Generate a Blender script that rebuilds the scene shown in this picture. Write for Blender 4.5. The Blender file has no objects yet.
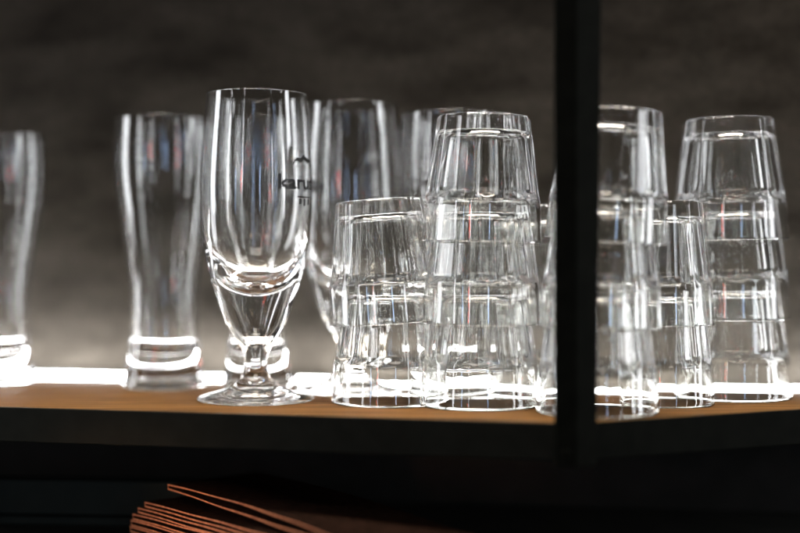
import bpy, bmesh, math, random
from mathutils import Vector, Matrix
PI = math.pi
R = math.radians
random.seed(7)
S = bpy.context.scene
COL = S.collection

# ------------------------------------------------------------------ camera
cam_d = bpy.data.cameras.new("camera")
cam = bpy.data.objects.new("camera", cam_d)
COL.objects.link(cam)
cam.location = (0, 0, 0.102)
cam.rotation_euler = (R(90), 0, 0)
cam_d.sensor_width = 36.0
cam_d.lens = 58.5
cam_d.shift_y = -0.0144
cam_d.clip_start = 0.01
cam_d.clip_end = 60
cam_d.dof.use_dof = True
cam_d.dof.focus_distance = 0.876
cam_d.dof.aperture_fstop = 1.45
cam_d.dof.aperture_blades = 0
S.camera = cam

# ------------------------------------------------------------------ world: the dim bar room
W = bpy.data.worlds.new("World")
S.world = W
W.use_nodes = True
bg = W.node_tree.nodes["Background"]
bg.inputs[0].default_value = (1.0, 0.93, 0.86, 1)
bg.inputs[1].default_value = 0.012

# ------------------------------------------------------------------ lamps of the room and added fill lights
def area(name, loc, target, sx, sy, watts, color):
    d = bpy.data.lights.new(name, 'AREA')
    d.shape = 'RECTANGLE'
    d.size, d.size_y = sx, sy
    d.energy = watts
    d.color = color
    o = bpy.data.objects.new(name, d)
    COL.objects.link(o)
    o.location = loc
    v = Vector(target) - Vector(loc)
    o.rotation_euler = v.to_track_quat('-Z', 'Y').to_euler()
    return o
T0 = (0, 0.9, 0.1)
area("window_or_fill", (2.3, 0.62, 0.35), T0, 0.7, 1.5, 36, (0.95, 0.97, 1.0))  # added side light that whitens the glass edges, no known window
area("window_or_fill", (-2.3, 1.02, 0.35), T0, 0.5, 1.5, 25, (0.95, 0.97, 1.0))  # second added side light, placed so it barely touches the wall
def win(az, dist, z, sx, sy, L, col):
    """a tall bright window of the bar, az degrees to the right of the way back to the camera"""
    a_ = R(az)
    area("window_or_fill", (dist * math.sin(a_), 0.9 - dist * math.cos(a_), z), T0, sx, sy, PI * sx * sy * L * 1.25, col)
win(64, 3.0, 0.30, 0.15, 0.9, 17, (0.95, 0.97, 1.0))
win(-55, 3.0, 0.40, 0.09, 1.2, 15, (0.95, 0.97, 1.0))
win(-24, 3.6, 0.60, 0.05, 1.2, 16, (0.95, 0.97, 1.0))
win(38, 3.6, 0.50, 0.09, 1.0, 13, (0.85, 0.92, 1.0))
win(12, 4.0, 0.35, 0.08, 0.8, 15, (0.45, 0.65, 1.0))
win(-38, 3.8, 0.30, 0.06, 0.7, 15, (0.45, 0.65, 1.0))
area("pendant_lamp", (-0.9, -1.2, 1.25), T0, 0.09, 0.12, 0.5, (1.0, 0.72, 0.45))
area("pendant_lamp", (0.7, -1.3, 1.3), T0, 0.09, 0.12, 0.5, (1.0, 0.72, 0.45))
area("neon_tube", (-1.5, -2.2, 0.45), T0, 0.06, 0.40, 2.0, (1.0, 0.10, 0.05))
bl = area("menu_fill", (-0.62, 0.46, -0.080), (-0.13, 0.87, -0.088), 0.05, 0.04, 0.019, (1.0, 0.57, 0.30))  # added warm fill aimed at the menu covers
area("overhead_fill", (0.1, -0.5, 1.7), T0, 1.1, 0.45, 9.0, (1.0, 0.93, 0.84))  # added overhead softbox to brighten the glass rims
dn = area("shelf_downlight", (-0.05, 0.80, 0.75), (-0.05, 0.82, 0.0), 0.9, 0.05, 2.9, (1.0, 0.88, 0.74))
bl.data.spread = R(18)
dn.data.spread = R(60)

S.view_settings.view_transform = 'Standard'
S.view_settings.look = 'None'
S.view_settings.exposure = 0.0
S.view_settings.gamma = 1.0
S.render.engine = 'CYCLES'
cy = S.cycles
cy.max_bounces = 40
cy.transmission_bounces = 40
cy.glossy_bounces = 12
cy.diffuse_bounces = 3
cy.transparent_max_bounces = 16
cy.caustics_reflective = True
cy.caustics_refractive = True
cy.blur_glossy = 0.3
cy.sample_clamp_indirect = 40.0
cy.use_denoising = True
try:
    cy.denoiser = 'OPENIMAGEDENOISE'
    cy.denoising_input_passes = 'RGB_ALBEDO_NORMAL'
except Exception:
    pass

# ------------------------------------------------------------------ materials
def new_mat(name):
    m = bpy.data.materials.new(name)
    m.use_nodes = True
    return m, m.node_tree.nodes, m.node_tree.links, m.node_tree.nodes["Principled BSDF"]

def glass_mat(name, tint=(1, 1, 1), wav=0.02, scale=60, film=0.0):
    m, N, L, p = new_mat(name)
    p.inputs["Base Color"].default_value = (*tint, 1)
    p.inputs["Roughness"].default_value = 0.0
    p.inputs["IOR"].default_value = 1.5
    p.inputs["Transmission Weight"].default_value = 1.0
    tc = N.new("ShaderNodeTexCoord")
    nz = N.new("ShaderNodeTexNoise")
    nz.inputs["Scale"].default_value = scale
    nz.inputs["Detail"].default_value = 1.5
    b = N.new("ShaderNodeBump")
    b.inputs["Strength"].default_value = wav
    b.inputs["Distance"].default_value = 0.004
    L.new(tc.outputs["Object"], nz.inputs["Vector"])
    L.new(nz.outputs["Fac"], b.inputs["Height"])
    L.new(b.outputs["Normal"], p.inputs["Normal"])
    if film:
        out = [n for n in N if n.type == 'OUTPUT_MATERIAL'][0]
        tr = N.new("ShaderNodeBsdfTranslucent"); tr.inputs[0].default_value = (0.95, 0.95, 0.94, 1)
        ms = N.new("ShaderNodeMixShader")
        n2 = N.new("ShaderNodeTexNoise"); n2.inputs["Scale"].default_value = 45; n2.inputs["Detail"].default_value = 6
        mr = N.new("ShaderNodeMapRange")
        mr.inputs[1].default_value = 0.35; mr.inputs[2].default_value = 0.7
        mr.inputs[3].default_value = film * 0.5; mr.inputs[4].default_value = film * 1.6
        L.new(tc.outputs["Object"], n2.inputs["Vector"])
        L.new(n2.outputs["Fac"], mr.inputs[0])
        L.new(mr.outputs[0], ms.inputs[0])
        L.new(p.outputs[0], ms.inputs[1]); L.new(tr.outputs[0], ms.inputs[2])
        L.new(ms.outputs[0], out.inputs[0])
    return m
GLASS = glass_mat("pressed_glass", (0.99, 0.995, 0.985), 0.004, 40, 0.002)
THIN = glass_mat("blown_glass", (0.995, 0.998, 0.995), 0.02, 40, 0.003)

def mat_wall():
    m, N, L, p = new_mat("dark_plaster")
    tc = N.new("ShaderNodeTexCoord")
    n1 = N.new("ShaderNodeTexNoise"); n1.inputs["Scale"].default_value = 11; n1.inputs["Detail"].default_value = 8
    n1.inputs["Roughness"].default_value = 0.65
    n2 = N.new("ShaderNodeTexNoise"); n2.inputs["Scale"].default_value = 160; n2.inputs["Detail"].default_value = 5
    mp = N.new("ShaderNodeMapping"); mp.inputs["Scale"].default_value = (1, 1, 2.2)
    cr = N.new("ShaderNodeValToRGB")
    cr.color_ramp.elements[0].position = 0.34; cr.color_ramp.elements[0].color = (0.0135, 0.0112, 0.0084, 1)
    cr.color_ramp.elements[1].position = 0.68; cr.color_ramp.elements[1].color = (0.044, 0.0378, 0.0308, 1)
    mx = N.new("ShaderNodeMix"); mx.data_type = 'RGBA'; mx.blend_type = 'MULTIPLY'
    mx.inputs[0].default_value = 0.55
    cr2 = N.new("ShaderNodeValToRGB")
    cr2.color_ramp.elements[0].position = 0.3; cr2.color_ramp.elements[0].color = (0.55, 0.53, 0.5, 1)
    cr2.color_ramp.elements[1].position = 0.65; cr2.color_ramp.elements[1].color = (1, 1, 1, 1)
    L.new(tc.outputs["Object"], mp.inputs["Vector"])
    L.new(mp.outputs["Vector"], n1.inputs["Vector"])
    L.new(tc.outputs["Object"], n2.inputs["Vector"])
    L.new(n1.outputs["Fac"], cr.inputs["Fac"])
    L.new(n2.outputs["Fac"], cr2.inputs["Fac"])
    L.new(cr.outputs["Color"], mx.inputs[6]); L.new(cr2.outputs["Color"], mx.inputs[7])
    L.new(mx.outputs[2], p.inputs["Base Color"])
    p.inputs["Roughness"].default_value = 0.85; p.inputs["Specular IOR Level"].default_value = 0.06
    b = N.new("ShaderNodeBump"); b.inputs["Strength"].default_value = 0.5; b.inputs["Distance"].default_value = 0.002
    L.new(n2.outputs["Fac"], b.inputs["Height"]); L.new(b.outputs["Normal"], p.inputs["Normal"])
    return m

def mat_wood():
    m, N, L, p = new_mat("oiled_wood")
    tc = N.new("ShaderNodeTexCoord")
    mp = N.new("ShaderNodeMapping"); mp.inputs["Scale"].default_value = (4, 60, 30)
    mp.inputs["Rotation"].default_value = (0, 0, R(12))
    n1 = N.new("ShaderNodeTexNoise"); n1.inputs["Scale"].default_value = 2.5; n1.inputs["Detail"].default_value = 7
    n1.inputs["Distortion"].default_value = 0.8
    cr = N.new("ShaderNodeValToRGB")
    cr.color_ramp.elements[0].position = 0.3; cr.color_ramp.elements[0].color = (0.058, 0.027, 0.0078, 1)
    cr.color_ramp.elements[1].position = 0.7; cr.color_ramp.elements[1].color = (0.165, 0.084, 0.028, 1)
    L.new(tc.outputs["Object"], mp.inputs["Vector"]); L.new(mp.outputs["Vector"], n1.inputs["Vector"])
    L.new(n1.outputs["Fac"], cr.inputs["Fac"]); L.new(cr.outputs["Color"], p.inputs["Base Color"])
    p.inputs["Roughness"].default_value = 0.7; p.inputs["Specular IOR Level"].default_value = 0.05
    b = N.new("ShaderNodeBump"); b.inputs["Strength"].default_value = 0.15; b.inputs["Distance"].default_value = 0.001
    L.new(n1.outputs["Fac"], b.inputs["Height"]); L.new(b.outputs["Normal"], p.inputs["Normal"])
    return m

def mat_simple(name, c1, c2, rough, scale=60, metal=0.0, bump=0.1, spec=0.5):
    m, N, L, p = new_mat(name)
    tc = N.new("ShaderNodeTexCoord")
    n1 = N.new("ShaderNodeTexNoise"); n1.inputs["Scale"].default_value = scale; n1.inputs["Detail"].default_value = 5
    cr = N.new("ShaderNodeValToRGB")
    cr.color_ramp.elements[0].position = 0.35; cr.color_ramp.elements[0].color = (*c1, 1)
    cr.color_ramp.elements[1].position = 0.68; cr.color_ramp.elements[1].color = (*c2, 1)
    L.new(tc.outputs["Object"], n1.inputs["Vector"]); L.new(n1.outputs["Fac"], cr.inputs["Fac"])
    L.new(cr.outputs["Color"], p.inputs["Base Color"])
    p.inputs["Roughness"].default_value = rough
    p.inputs["Metallic"].default_value = metal
    p.inputs["Specular IOR Level"].default_value = spec
    b = N.new("ShaderNodeBump"); b.inputs["Strength"].default_value = bump; b.inputs["Distance"].default_value = 0.001
    L.new(n1.outputs["Fac"], b.inputs["Height"]); L.new(b.outputs["Normal"], p.inputs["Normal"])
    return m
M_WALL = mat_wall()
M_WOOD = mat_wood()
M_METAL = mat_simple("frame_paint_shaded", (0.0030, 0.0035, 0.0025), (0.0052, 0.0058, 0.0043), 0.6, 90, spec=0.03)  # frame paint, darkened in colour so post and right rail look unlit
M_RAIL = mat_simple("frame_paint_lit", (0.0055, 0.0065, 0.0045), (0.0085, 0.0095, 0.007), 0.45, 90, spec=0.09)  # same frame paint, lighter and glossier for the lit left rail
M_ALU = mat_simple("aluminium_channel", (0.5, 0.5, 0.5), (0.6, 0.6, 0.6), 0.35, 120, 1.0)
M_TEAL = mat_simple("dark_teal_paint", (0.009, 0.014, 0.013), (0.015, 0.021, 0.019), 0.7, 25, spec=0.1)
M_BLACK = mat_simple("black_laminate", (0.006, 0.007, 0.005), (0.012, 0.012, 0.010), 0.7, 40, spec=0.2)
M_LEATHER = mat_simple("shaded_brown_leather", (0.006, 0.0035, 0.0025), (0.014, 0.007, 0.005), 0.9, 220, 0.0, 0.4, 0.0)  # brown leather taken near black, the shade is in its colour
M_RAWEDGE = mat_simple("raw_leather_edge", (0.42, 0.12, 0.045), (0.72, 0.27, 0.11), 0.7, 300, 0.0, 0.3)
M_INK = mat_simple("black_print", (0.006, 0.006, 0.006), (0.010, 0.010, 0.010), 0.4, 200, 0.0, 0.0)
def mat_led(name, power):
    m, N, L, p = new_mat(name)
    p.inputs["Base Color"].default_value = (0.9, 0.9, 0.9, 1)
    p.inputs["Emission Color"].default_value = (0.97, 0.985, 1.0, 1)
    p.inputs["Emission Strength"].default_value = power
    return m
M_LED = mat_led("led_tape", 115.0)
M_DIF = mat_led("led_diffuser", 36.0)
M_DIFR = mat_led("led_diffuser_right", 12.0)
M_DIM = mat_led("led_diffuser_dim", 12.0)

# ------------------------------------------------------------------ helpers
def link_mesh(name, me, mat, parent=None):
    o = bpy.data.objects.new(name, me)
    COL.objects.link(o)
    if mat is not None and len(me.materials) == 0:
        for mm in (mat if isinstance(mat, (list, tuple)) else [mat]):
            me.materials.append(mm)
    if parent is not None:
        o.parent = parent
    return o

def tag(o, label, cat, group=None):
    o["label"] = label
    o["category"] = cat
    if group:
        o["group"] = group
    return o

def empty(name, loc=(0, 0, 0)):
    o = bpy.data.objects.new(name, None)
    o.empty_display_size = 0.02
    o.location = loc
    COL.objects.link(o)
    return o

def catmull(pts, per=6):
    out = []
    n = len(pts)
    for i in range(n - 1):
        p0 = Vector(pts[max(i - 1, 0)]); p1 = Vector(pts[i]); p2 = Vector(pts[i + 1]); p3 = Vector(pts[min(i + 2, n - 1)])
        d01 = max((p1 - p0).length, 1e-9) ** 0.5; d12 = max((p2 - p1).length, 1e-9) ** 0.5; d23 = max((p3 - p2).length, 1e-9) ** 0.5
        m1 = (p2 - p1); m2 = (p2 - p1)
        if i > 0:
            m1 = (p2 - p1) + d12 * ((p1 - p0) / d01 - (p2 - p0) / (d01 + d12))
        if i < n - 2:
            m2 = (p2 - p1) + d12 * ((p3 - p2) / d23 - (p3 - p1) / (d12 + d23))
        for k in range(per):
            t = k / per
            a = 2 * (p1 - p2) + m1 + m2
            b = -3 * (p1 - p2) - 2 * m1 - m2
            out.append(a * t ** 3 + b * t * t + m1 * t + p1)
    out.append(Vector(pts[-1]))
    return [(max(v[0], 0.0), v[1]) for v in out]

def lathe_part(name, prof, normals, seg, mat, parent):
    """prof: list of (r,z) running so that outside lies to the right of travel when going up; normals: (nr,nz)"""
    me = bpy.data.meshes.new(name)
    verts, vn, rows = [], [], []
    for (r, z), (nr, nz) in zip(prof, normals):
        if r < 1e-7:
            rows.append([len(verts)])
            verts.append((0, 0, z)); vn.append((0, 0, 1 if nz > 0 else -1))
        else:
            row = []
            for k in range(seg):
                a = 2 * PI * k / seg
                row.append(len(verts))
                verts.append((r * math.cos(a), r * math.sin(a), z)); vn.append((nr * math.cos(a), nr * math.sin(a), nz))
            rows.append(row)
    faces = []
    for i in range(len(rows) - 1):
        A, B = rows[i], rows[i + 1]
        if len(A) == 1 and len(B) == 1:
            continue
        for k in range(seg):
            k2 = (k + 1) % seg
            if len(A) == 1:
                faces.append((A[0], B[k2], B[k]))
            elif len(B) == 1:
                faces.append((A[k], A[k2], B[0]))
            else:
                faces.append((A[k], A[k2], B[k2], B[k]))
    me.from_pydata(verts, [], faces)
    me.polygons.foreach_set("use_smooth", [True] * len(faces))
    me.update()
    me.normals_split_custom_set_from_vertices(vn)
    return link_mesh(name, me, mat, parent)

def profile_normals(prof):
    out = []
    n = len(prof)
    for i in range(n):
        a = prof[max(i - 1, 0)]; b = prof[min(i + 1, n - 1)]
        dr, dz = b[0] - a[0], b[1] - a[1]
        l = math.hypot(dr, dz) or 1
        out.append((dz / l, -dr / l))
    return out

def box_bm(bm, p0, p1):
    vs = [bm.verts.new((x, y, z)) for x in (p0[0], p1[0]) for y in (p0[1], p1[1]) for z in (p0[2], p1[2])]
    for f in ((0, 1, 3, 2), (4, 6, 7, 5), (0, 4, 5, 1), (2, 3, 7, 6), (0, 2, 6, 4), (1, 5, 7, 3)):
        bm.faces.new([vs[i] for i in f])

def prism(name, poly, z0, z1, mat, parent=None, bevel=0.0, poly_top=None, seg=2):
    bm = bmesh.new()
    pt = poly_top or poly
    lo = [bm.verts.new((x, y, z0)) for x, y in poly]
    hi = [bm.verts.new((x, y, z1)) for x, y in pt]
    n = len(poly)
    bm.faces.new(lo[::-1]); bm.faces.new(hi)
    for i in range(n):
        j = (i + 1) % n
        bm.faces.new((lo[i], lo[j], hi[j], hi[i]))
    bmesh.ops.recalc_face_normals(bm, faces=bm.faces[:])
    if bevel:
        bmesh.ops.bevel(bm, geom=bm.edges[:], offset=bevel, segments=seg, affect='EDGES', profile=0.5)
    me = bpy.data.meshes.new(name)
    bm.to_mesh(me); bm.free()
    return link_mesh(name, me, mat, parent)

# ------------------------------------------------------------------ setting: wall behind the shelf
LED_A = Vector((-0.257, 1.070)); LED_B = Vector((0.282, 0.972))
ld = (LED_B - LED_A).normalized()          # along the wall, to the right
ln = Vector((ld.y, -ld.x))                 # out of the wall, towards the camera
if ln.y > 0: ln = -ln
WALL0 = LED_A - ln * 0.030
def along(base, t, off=0.0):
    p = base + ld * t + ln * off
    return (p.x, p.y)
w = prism("wall", [along(WALL0, -1.6), along(WALL0, 2.2), along(WALL0, 2.2, -0.1), along(WALL0, -1.6, -0.1)], -0.6, 1.3, M_WALL)
w["kind"] = "structure"

# ------------------------------------------------------------------ shelf with its metal frame
C0 = Vector((0.1048, 0.7783))              # front corner
LF = Vector((-0.2651, 0.8617)); RT = Vector((0.261, 0.848))
dl = (LF - C0).normalized(); dr = (RT - C0).normalized()
nl = Vector((dl.y, -dl.x));  nl = nl if nl.y < 0 else -nl
nr_ = Vector((dr.y, -dr.x)); nr_ = nr_ if nr_.y < 0 else -nr_
def cross2(a, b): return a.x * b.y - a.y * b.x
def meet(p, d, q, e):
    t = cross2(q - p, e) / cross2(d, e)
    return p + d * t
LEFT_T = 1.1
shelf = empty("bar_shelf", (C0.x, C0.y, 0))
tag(shelf, "wooden bar shelf in a black metal frame with upright post, carrying all the glasses", "shelf")
def loc(p): return (p[0] - C0.x, p[1] - C0.y)
def offset_corner(off):
    return meet(C0 + nl * off, dl, C0 + nr_ * off, dr)
ins = offset_corner(-0.0032)
wall_front = WALL0 + ln * 0.001
Lend = ins + dl * LEFT_T
Lw = meet(Lend, -nl, wall_front, ld)
Rw = meet(C0 - nr_ * 0.0032, dr, wall_front, ld)
board = prism("board", [loc(ins), loc(Rw), loc(Lw), loc(Lend)], -0.019, 0.0, M_WOOD, shelf, 0.0008)
def rail(d, n, length, mat):
    a0 = offset_corner(0.0); a1 = offset_corner(-0.003)
    p = [a0, a0 + d * length, a1 + d * length, a1]
    return prism("rail", [loc(q) for q in p], -0.0215, 0.0012, mat, shelf, 0.0006)
rail(dl, nl, LEFT_T, M_RAIL)
rail(dr, nr_, (Rw - C0).length, M_METAL)
# L shaped angle post standing outside the corner
def lpost(wl, wr, t=0.003, out=0.0008):
    a = offset_corner(out + t); b = offset_corner(out)
    return [a, a + dr * wr, b + dr * wr, b, b + dl * wl, a + dl * wl]
post = prism("post", [loc(q) for q in lpost(0.0128, 0.0140)], -0.0245, 0.62, M_METAL, shelf, 0.0005,
             [loc(q) for q in lpost(0.0128, 0.0215)])
bolt_bm = bmesh.new()
bmesh.ops.create_cone(bolt_bm, cap_ends=True, segments=20, radius1=0.0035, radius2=0.0026, depth=0.002)
me = bpy.data.meshes.new("bolt"); bolt_bm.to_mesh(me); bolt_bm.free()
bolt = link_mesh("bolt", me, M_METAL, shelf)
bq = offset_corner(0.0040) + dl * 0.006
bolt.location = (*loc(bq), -0.017)
bolt.rotation_euler = Vector((nl.x, nl.y, 0)).to_track_quat('Z', 'Y').to_euler()

bp0 = [along(WALL0, -1.6, 0.006), along(WALL0, 2.2, 0.006), along(WALL0, 2.2, 0.003), along(WALL0, -1.6, 0.003)]
prism("shade_panel", [loc(q) for q in bp0], -0.30, -0.0195, M_BLACK, shelf)  # added black sheet standing in for the shade under the shelf

# LED strip along the foot of the wall
led = empty("led_strip", (*along(LED_A, 0.27, -0.006), 0.0002))
tag(led, "glowing white LED light strip lying at the back of the shelf along the dark wall", "light strip")
def lw(t, off, base=LED_A):
    q = along(base, t, off)
    return (q[0] - led.location.x, q[1] - led.location.y)
TA, TB = -0.75, 1.05
def lprism(name, sec, mat, TA=TA, TB=TB):
    """a section (depth behind the front line, z) run along the strip"""
    bm = bmesh.new()
    A = [bm.verts.new((*lw(TA, -o), z)) for o, z in sec]; B = [bm.verts.new((*lw(TB, -o), z)) for o, z in sec]
    n = len(sec)
    for i in range(n):
        j = (i + 1) % n
        bm.faces.new((A[i], A[j], B[j], B[i]))
    bm.faces.new(A[::-1]); bm.faces.new(B)
    bmesh.ops.recalc_face_normals(bm, faces=bm.faces[:])
    me = bpy.data.meshes.new(name); bm.to_mesh(me); bm.free()
    return link_mesh(name, me, mat, led)
lprism("channel", [(0.0022, 0.0), (0.016, 0.0), (0.016, 0.0012), (0.0022, 0.0012)], M_ALU)
LIP = [(0.0, 0.0), (0.002, 0.0), (0.002, 0.0042), (0.0014, 0.0046), (0.0006, 0.0046), (0.0, 0.0042)]
lprism("diffuser", LIP, M_DIF, TA, 0.040)
lprism("cover", LIP, M_ALU, 0.0405, 0.1010)  # added blank that masks the strip's glow behind the beer glass
lprism("diffuser", LIP, M_DIF, 0.1015, 0.1185)
lprism("cover", LIP, M_ALU, 0.1190, 0.178)  # another added blank hiding the glow behind the front goblet
lprism("diffuser", LIP, M_DIF, 0.1785, 0.283)
lprism("diffuser", LIP, M_DIM, 0.2835, 0.447)
lprism("diffuser", LIP, M_DIFR, 0.4475, TB)
lprism("led_tape", [(0.004, 0.0014), (0.0128, 0.0014), (0.0128, 0.0016), (0.004, 0.0038)], M_LED)

# ------------------------------------------------------------------ below the shelf
cz = -0.094
c = prism("counter", [(-1.3, 0.55), (1.4, 0.55), (1.4, 0.86), (-1.3, 1.18)], cz - 0.05, cz, M_BLACK)
c["kind"] = "structure"
cab = empty("storage_drawer", (-0.28, 0.985, cz))
tag(cab, "dark teal drawer unit in the shadow under the left end of the shelf", "drawer unit")
prism("drawer_front", [(-0.40, -0.012), (0.17, -0.052), (0.173, -0.034), (-0.397, 0.006)], 0.0, 0.0060, M_TEAL, cab, 0.001)
prism("drawer_front", [(-0.40, -0.012), (0.17, -0.052), (0.173, -0.034), (-0.397, 0.006)], 0.0075, 0.0325, M_TEAL, cab, 0.0012)

def menu_mesh(length, width, gap, lift, bow, tilt):
    """a folded leather cover: U shaped profile in (s,z), extruded across its width"""
    t = 0.0011
    rad = gap / 2
    n = 26
    path = []                                # centre line: lower layer from the right to the fold, then back
    def zc(s):                               # how the cover droops along its length
        return lift * max(0.0, 1 - s / length) ** 1.6 + bow * math.sin(PI * s / length)
    for k in range(n, 0, -1):
        s = length * k / n
        path.append((s, zc(s)))
    for k in range(9):
        a = -PI / 2 - PI * k / 8
        path.append((rad * (1 + math.cos(a)) - rad + 0.0, zc(0) + rad + rad * math.sin(a)))
    for k in range(1, n + 1):
        s = length * k / n
        path.append((s, zc(s) + gap + tilt * math.sin(PI * min(1, s / length * 1.15)) ))
    bm = bmesh.new()
    A, B = [], []
    m = len(path)
    for i in range(m):
        p0 = path[max(i - 1, 0)]; p1 = path[min(i + 1, m - 1)]
        dx, dz = p1[0] - p0[0], p1[1] - p0[1]
        l = math.hypot(dx, dz) or 1
        nx, nz = -dz / l * t / 2, dx / l * t / 2
        wob = 0.0005 * math.sin(i * 0.9)
        A.append([bm.verts.new((path[i][0] + nx, 0 + wob, path[i][1] + nz)), bm.verts.new((path[i][0] - nx, 0 + wob, path[i][1] - nz))])
        B.append([bm.verts.new((path[i][0] + nx, width, path[i][1] + nz)), bm.verts.new((path[i][0] - nx, width, path[i][1] - nz))])
    for i in range(m - 1):
        for s in (0, 1):
            bm.faces.new((A[i][s], A[i + 1][s], B[i + 1][s], B[i][s]))
        for Q in (A, B):
            f = bm.faces.new((Q[i][0], Q[i + 1][0], Q[i + 1][1], Q[i][1])); f.material_index = 1
    for i in (0, m - 1):
        f = bm.faces.new((A[i][0], A[i][1], B[i][1], B[i][0])); f.material_index = 1
    bmesh.ops.recalc_face_normals(bm, faces=bm.faces[:])
    for f in bm.faces: f.smooth = f.material_index == 0
    me = bpy.data.meshes.new("menu_cover")
    bm.to_mesh(me); bm.free()
    me.materials.append(M_LEATHER); me.materials.append(M_RAWEDGE)
    return me
MD = R(-48)
menus = [  # tip x, tip y, z, length, gap, lift, bow, tilt, label
    (-0.1900, 0.919, 0.0008, 0.24, 0.0030, 0.0, 0.0, 0.0, "folded brown leather menu cover lying at the bottom of the fanned pile"),
    (-0.1890, 0.917, 0.0056, 0.24, 0.0032, 0.0, 0.0004, 0.0004, "folded brown leather menu cover, second from the bottom of the fanned pile"),
    (-0.1872, 0.914, 0.0104, 0.24, 0.0030, 0.0003, 0.0003, 0.0006, "folded brown leather menu cover, third from the bottom of the fanned pile"),
    (-0.1832, 0.912, 0.0150, 0.24, 0.0026, 0.0008, 0.0003, 0.0005, "folded brown leather menu cover, third from the top of the fanned pile"),
    (-0.1780, 0.910, 0.0190, 0.24, 0.0026, 0.0012, 0.0003, 0.0005, "folded brown leather menu cover, second from the top of the fanned pile"),
    (-0.1610, 0.905, 0.0233, 0.24, 0.0028, 0.0100, 0.0010, 0.0035, "topmost brown leather menu cover, bent so that its folded end lifts off the pile"),
]
for x, y, z, L_, gap, lift, bow, tilt, lab in menus:
    o = link_mesh("menu_cover", menu_mesh(L_, 0.075, gap, lift, bow, tilt), None)
    o.location = (x, y, cz + z)
    o.rotation_euler = (0, 0, MD + random.uniform(-0.02, 0.02))
    tag(o, lab, "menu cover", "leather menu covers piled under the shelf")

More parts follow.
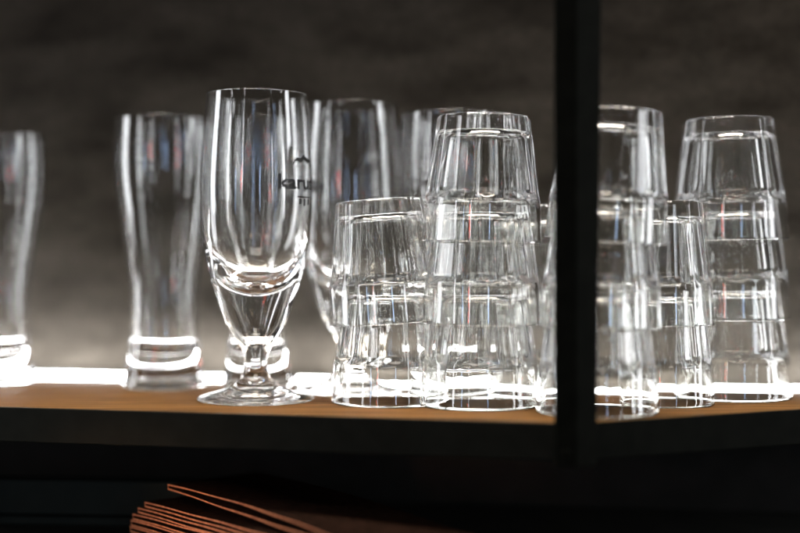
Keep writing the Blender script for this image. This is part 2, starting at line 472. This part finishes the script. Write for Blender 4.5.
# ------------------------------------------------------------------ pressed tumblers (built upside down, rim at z = 0)
def lerp_tab(tab, h):
    if h <= tab[0][0]: return tab[0][1]
    for (h0, v0), (h1, v1) in zip(tab, tab[1:]):
        if h <= h1:
            t = (h - h0) / (h1 - h0)
            return v0 + (v1 - v0) * t
    return tab[-1][1]
def smooth_tab(tab, h, w=1.2):
    return sum(lerp_tab(tab, h + d * w) for d in (-1, -.5, 0, .5, 1)) / 5
def tumbler_mesh(name, H, nf, seg_per=20, scale=1.0, arch=34.0, flutes=0, famp=0.0):
    seg = nf * seg_per
    mm = 0.001
    outer = [(0, 41.2), (2.2, 41.25), (4.2, 40.75), (8, 40.6), (26, 39.8), (31, 39.0), (H, 31.5)]
    body = [(0, 43.2), (31, 39.2), (H, 31.8)]
    tb = 11.0
    inner = [(0, 39.0), (14, 38.2), (25, 37.3), (28.5, 36.2), (31.5, 33.0), (34, 31.4), (45, 29.6), (60, 27.2), (H - tb, 25.0)]
    ca = math.cos(PI / nf)
    def r_out(h, phi):
        ro = smooth_tab(outer, h)
        a = lerp_tab(body, h) * ca + 0.15
        if h < arch:
            a += ((arch - h) / 9.0) ** 2 * 4.2
        fc = a / math.cos(phi) - 0.35 * (1 - (phi / (PI / nf)) ** 2) * min(1.0, max(0.0, (h - 24.0) / 10.0))
        k = 0.12
        hh = max(k - abs(ro - fc), 0) / k
        return min(ro, fc) - hh * hh * k * 0.25
    rows = []
    base = lambda phi: r_out(H - 3.0, phi)
    rows.append(('pole', H - 1.8))
    for q, dz in ((0.12, -1.75), (0.3, -1.6), (0.5, -1.2), (0.65, -0.7), (0.74, -0.25), (0.80, -0.03), (0.86, 0.0)):
        rows.append(('f', q, H + dz))
    for k in range(0, 7):
        a = PI / 2 * (1 - k / 6)
        rows.append(('e', 3.0 * (1 - math.cos(a)), H - 3.0 + 3.0 * math.sin(a)))
    hs = []
    h = H - 4.5
    while h > 42: hs.append(h); h -= 3.0
    while h > 16: hs.append(h); h -= 0.8
    while h > 2: hs.append(h); h -= 2.0
    for h in hs: rows.append(('o', h))
    for k in range(0, 8):
        a = PI * k / 7
        rows.append(('r', math.cos(a), 1.0 - 1.0 * math.sin(a)))
    h = 2.2
    while h < H - tb - 7: rows.append(('i', h)); h += (1.2 if 16 < h < 36 else 2.5)
    rb = smooth_tab(inner, H - tb - 7)
    for k in range(0, 9):
        a = PI / 2 * k / 8
        rows.append(('b', rb - 7 + 7 * math.cos(a), H - tb - 7 + 7 * math.sin(a)))
    for q in (0.75, 0.5, 0.25):
        rows.append(('b', (rb - 7) * q, H - tb + 0.6 * (1 - q)))
    rows.append(('pole', H - tb + 0.7))
    verts, idx = [], []
    for row in rows:
        if row[0] == 'pole':
            idx.append([len(verts)]); verts.append((0, 0, row[1] * mm * scale)); continue
        cur = []
        for k in range(seg):
            th = 2 * PI * k / seg
            phi = (th % (2 * PI / nf)) - PI / nf
            t = row[0]
            if t == 'f': r, z = (base(phi) - 3.0) * row[1] / 0.86, row[2] + 0.22 * math.sin(PI * row[1] / 0.86) * math.cos(2 * nf * th)
            elif t == 'e': r, z = base(phi) - 3.0 + 3.0 * math.sqrt(max(0, 1 - ((row[2] - (H - 3)) / 3.0) ** 2)), row[2]
            elif t == 'o': r, z = r_out(row[1], phi), row[1]
            elif t == 'r': 
                ro, ri = 41.2, 39.0
                r, z = (ro + ri) / 2 + (ro - ri) / 2 * row[1], row[2]
            elif t == 'i':
                h = row[1]
                amp = famp * (min(1.0, max(0.0, (h - 20.0) / 8.0)) * (1.0 if h < H - 26 else max(0.35, (H - 14 - h) / 12.0)) + 0.5 * math.exp(-((h - 29.0) / 4.0) ** 2))
                r, z = smooth_tab(inner, h) + amp * (math.cos(flutes * th) - 1.0) , h
            else: r, z = row[1], row[2]
            cur.append(len(verts))
            verts.append((r * math.cos(th) * mm * scale, r * math.sin(th) * mm * scale, z * mm * scale))
        idx.append(cur)
    faces = []
    for A, B in zip(idx, idx[1:]):
        for k in range(seg):
            k2 = (k + 1) % seg
            if len(A) == 1: faces.append((A[0], B[k], B[k2]))
            elif len(B) == 1: faces.append((A[k2], A[k], B[0]))
            else: faces.append((A[k2], A[k], B[k], B[k2]))
    me = bpy.data.meshes.new(name)
    me.from_pydata(verts, [], faces)
    me.polygons.foreach_set("use_smooth", [True] * len(faces))
    me.update()
    bm = bmesh.new(); bm.from_mesh(me)
    bmesh.ops.recalc_face_normals(bm, faces=bm.faces[:])
    bm.to_mesh(me); bm.free()
    me.materials.append(GLASS)
    return me
TUM = tumbler_mesh("tumbler", 86.0, 12, 20, flutes=24, famp=0.07)
TUMW = tumbler_mesh("tumbler", 86.0, 10, 24, arch=33.0)
STEP = 0.0552
def place_tumbler(me, x, y, z, rz, tilt, label, group, sc=1.0, zs=None):
    o = bpy.data.objects.new("tumbler", me)
    COL.objects.link(o)
    o.location = (x, y, z + 0.0002)
    o.rotation_mode = 'XYZ'
    m = Matrix.Rotation(tilt[1], 4, 'Y') @ Matrix.Rotation(tilt[0], 4, 'X') @ Matrix.Rotation(rz, 4, 'Z')
    o.rotation_euler = m.to_euler()
    o.scale = (sc, sc, zs or sc)
    tag(o, label, "tumbler", group)
    return o
G = "upturned faceted tumblers stacked on the shelf"
# stack of two beside the goblet
place_tumbler(TUM, -0.0070, 0.903, 0, 0.35, (0, 0), "bottom tumbler of the two-glass stack just right of the front goblet", G, 0.99)
place_tumbler(TUM, -0.0082, 0.903, 0.0552, 0.80, (0.0, R(-4.2)), "crooked top tumbler of the two-glass stack beside the front goblet", G, 0.99)
# stack of three left of the post
for k, (dx, rz, ti, lab) in enumerate(((0, 0.1, (0, 0), "bottom tumbler of the tall stack left of the black post"),
                                       (0.0004, 0.5, (0, R(0.5)), "middle tumbler of the tall stack left of the black post"),
                                       (0.0010, 0.05, (0, R(1.2)), "top tumbler of the tall stack left of the black post"))):
    place_tumbler(TUM, 0.0545 + dx, 0.886, STEP * k, rz, ti, lab, G)
# stack of three right behind the post
for k, (dx, rz, ti, lab) in enumerate(((0, 0.2, (0, 0), "bottom tumbler of the blurred stack half hidden behind the black post"),
                                       (0.0020, 0.55, (0, R(1.5)), "middle tumbler of the blurred stack half hidden behind the black post"),
                                       (0.0055, 0.3, (R(2.0), R(3.6)), "top tumbler, tipped to the right, of the blurred stack behind the black post"))):
    place_tumbler(TUM, 0.1280 + dx, 0.845, STEP * k, rz, ti, lab, G, 0.965, 1.0)
# stack of two behind, between the post stack and the right stack
place_tumbler(TUM, 0.1838, 0.892, 0, 0.14, (0, 0), "bottom tumbler of the slim low stack between the post stack and the rightmost stack", G, 0.76, 0.98)
place_tumbler(TUM, 0.1838, 0.892, 0.0541, 0.42, (0, R(-0.6)), "top tumbler of the slim low stack between the post stack and the rightmost stack", G, 0.76, 0.98)
# rightmost stack of three, broader facets
for k, (dx, rz, ti, lab) in enumerate(((0, 0.17, (0, 0), "bottom tumbler of the rightmost stack, with broad arched facets"),
                                       (-0.0008, 0.22, (0, R(-0.5)), "middle tumbler of the rightmost stack, with broad arched facets"),
                                       (-0.0020, 0.17, (0, R(-1.0)), "top tumbler of the rightmost stack, with broad arched facets"))):
    place_tumbler(TUMW, 0.2395 + dx, 0.935, STEP * 1.015 * k, rz, ti, lab, G, 1.0, 1.015)
# stack of two behind the post, a sliver of it seen left of the post
place_tumbler(TUM, 0.1010, 0.962, 0, 0.2, (0, 0), "bottom tumbler of the low back stack almost hidden by the black post", G, 0.98)
place_tumbler(TUM, 0.1010, 0.962, 0.0541, 0.4, (0, 0), "top tumbler of the low back stack almost hidden by the black post", G, 0.98)

# ------------------------------------------------------------------ stemmed beer goblets
def mmp(l): return [(r * 0.001, z * 0.001) for r, z in l]
foot_bot = [(0, 3.0), (10, 2.6), (24, 1.6), (34, 0.5), (38.0, 0.0), (40.0, 0.25), (41.0, 1.1), (40.6, 2.0)]
foot_top = [(38.5, 2.7), (33, 4.0), (26, 6.0), (19, 8.8), (14.0, 12.2), (10.8, 16.2)]
stem_o = [(10.8, 16.2), (8.7, 20.5), (7.9, 26), (8.6, 31), (10.6, 36.5), (13.0, 41.0), (15.2, 44.6)]
bowl_o = [(15.2, 44.6), (17.6, 48.2), (20.4, 52.8), (26.0, 67.5), (31.8, 86), (36.0, 104), (38.4, 122), (39.3, 141), (39.2, 158), (38.1, 178), (36.5, 198), (35.1, 213.6)]
rim = [(34.95, 214.6), (34.4, 215.0), (33.9, 214.6)]
bowl_i = [(33.8, 213.6), (35.2, 198), (36.8, 178), (37.9, 158), (37.8, 141), (36.2, 125), (33.8, 113), (30.6, 103), (26.6, 95), (21.6, 87.6), (15.6, 81.8), (9, 78), (3.5, 76.4), (0, 76.1)]
def goblet_curve(l, per=5): return catmull(mmp(l), per)
full = goblet_curve(foot_bot + foot_top + stem_o[1:] + bowl_o[1:] + rim + bowl_i, 5)
fnorm = profile_normals(full)
def nearest(pt):
    return min(range(len(full)), key=lambda i: (full[i][0] - pt[0] * .001) ** 2 + (full[i][1] - pt[1] * .001) ** 2)
i1 = nearest(foot_top[-1]); i2 = nearest(stem_o[-1])
def bowl_r(z):
    t = [(a[1], a[0]) for a in mmp(bowl_o)]
    cur = [(b, a) for a, b in goblet_curve(bowl_o, 8)]
    return lerp_tab(cur, z)

def text_mesh_data(body, size):
    cu = bpy.data.curves.new("lettering", 'FONT')
    cu.body = body; cu.size = size; cu.align_x = 'CENTER'; cu.resolution_u = 3
    cu.offset = 0.0003
    o = bpy.data.objects.new("lettering", cu)
    COL.objects.link(o)
    bpy.context.view_layer.update()
    dg = bpy.context.evaluated_depsgraph_get()
    me = bpy.data.meshes.new_from_object(o.evaluated_get(dg))
    bpy.data.objects.remove(o); bpy.data.curves.remove(cu)
    return me
WORD = text_mesh_data("karuski", 0.0135)
def wrap_bm(bm, ang, z0):
    for v in bm.verts:
        z = z0 + v.co.y
        r = bowl_r(z) + 0.00025
        a = ang + v.co.x / 0.0393
        v.co = (r * math.cos(a), r * math.sin(a), z)
def print_mesh(ang):
    bm = bmesh.new()
    bm.from_mesh(WORD)
    xs = [v.co.x for v in bm.verts]; wd = max(xs) - min(xs)
    k = 0.048 / wd
    for v in bm.verts: v.co.x *= k
    bmesh.ops.triangulate(bm, faces=bm.faces[:])
    # swash above: a winged arch
    n = 16
    up, lo = [], []
    for i in range(n + 1):
        t = -1 + 2 * i / n
        y = 0.0205 - 0.0035 * t * t + 0.001 * math.cos(t * 9)
        th = 0.0019 * (1 - abs(t) ** 2.2) + 0.0003
        up.append(bm.verts.new((0.0125 * t, y + th, 0))); lo.append(bm.verts.new((0.0125 * t, y - th * 0.6, 0)))
    for i in range(n):
        bm.faces.new((lo[i], lo[i + 1], up[i + 1], up[i]))
    # small ornament below
    for (x0, x1, y0, y1) in ((-0.008, 0.008, -0.0062, -0.0050), (-0.0065, -0.0035, -0.0105, -0.0068), (-0.0012, 0.0015, -0.0115, -0.0068), (0.004, 0.0068, -0.0105, -0.0068)):
        q = [bm.verts.new(p) for p in ((x0, y0, 0), (x1, y0, 0), (x1, y1, 0), (x0, y1, 0))]
        bm.faces.new(q)
    wrap_bm(bm, ang, 0.1475)
    me = bpy.data.meshes.new("printed_logo")
    bm.to_mesh(me); bm.free()
    return me

def goblet(x, y, logo_deg, label, tilt=0.0):
    root = empty("beer_goblet", (x, y, 0.0001))
    root.rotation_euler = (0, tilt, 0)
    seg = 120
    lathe_part("foot", full[:i1 + 1], fnorm[:i1 + 1], seg, THIN, root)
    lathe_part("stem", full[i1:i2 + 1], fnorm[i1:i2 + 1], seg, THIN, root)
    lathe_part("bowl", full[i2:], fnorm[i2:], seg, THIN, root)
    link_mesh("printed_logo", print_mesh(R(logo_deg - 90)), M_INK, root)
    tag(root, label, "beer glass", "stemmed beer goblets")
    return root
goblet(-0.1017, 0.915, 63, "sharp stemmed beer goblet standing alone at the front of the shelf", R(0.25))
goblet(-0.0369, 0.980, -64, "blurred stemmed beer goblet behind the two-glass tumbler stack")

# ------------------------------------------------------------------ tall curved beer glasses at the back
p_o = [(0, 3.2), (14, 2.6), (22, 1.2), (26, 0.0), (30.8, 0.5), (32.0, 2.4), (30.6, 8), (28.9, 16), (27.4, 30), (26.5, 46), (26.3, 62), (27.2, 84), (30.2, 106), (34.0, 132), (37.2, 154), (38.5, 174), (38.3, 190), (37.4, 205.5)]
p_r = [(37.1, 206.7), (36.4, 207.1), (35.7, 206.7)]
p_i = [(35.5, 205.5), (36.4, 190), (36.6, 174), (35.3, 154), (32.0, 132), (27.8, 106), (24.8, 84), (23.6, 62), (23.4, 46), (23.0, 34), (17, 27.5), (9, 25.4), (0, 25)]
pf = catmull(mmp(p_o + p_r + p_i), 5)
pn = profile_normals(pf)
def pint(x, y, label, sc=1.0, zs=1.0):
    o = lathe_part("beer_glass", pf, pn, 112, THIN, None)
    o.location = (x, y, 0.0001)
    o.scale = (sc, sc, zs)
    tag(o, label, "beer glass", "tall curved beer glasses at the back")
    return o
pint(-0.1817, 1.004, "tall curvy beer glass at the back, standing alone left of the front goblet")
pint(-0.1098, 1.002, "narrower tall beer glass standing directly behind the front goblet", 0.84, 1.0)
pint(0.0390, 0.972, "tall curvy beer glass at the back, behind the tall tumbler stack left of the post")
pint(-0.3240, 1.040, "slightly shorter beer glass at the far left end, cut off by the picture edge", 1.0, 0.955)
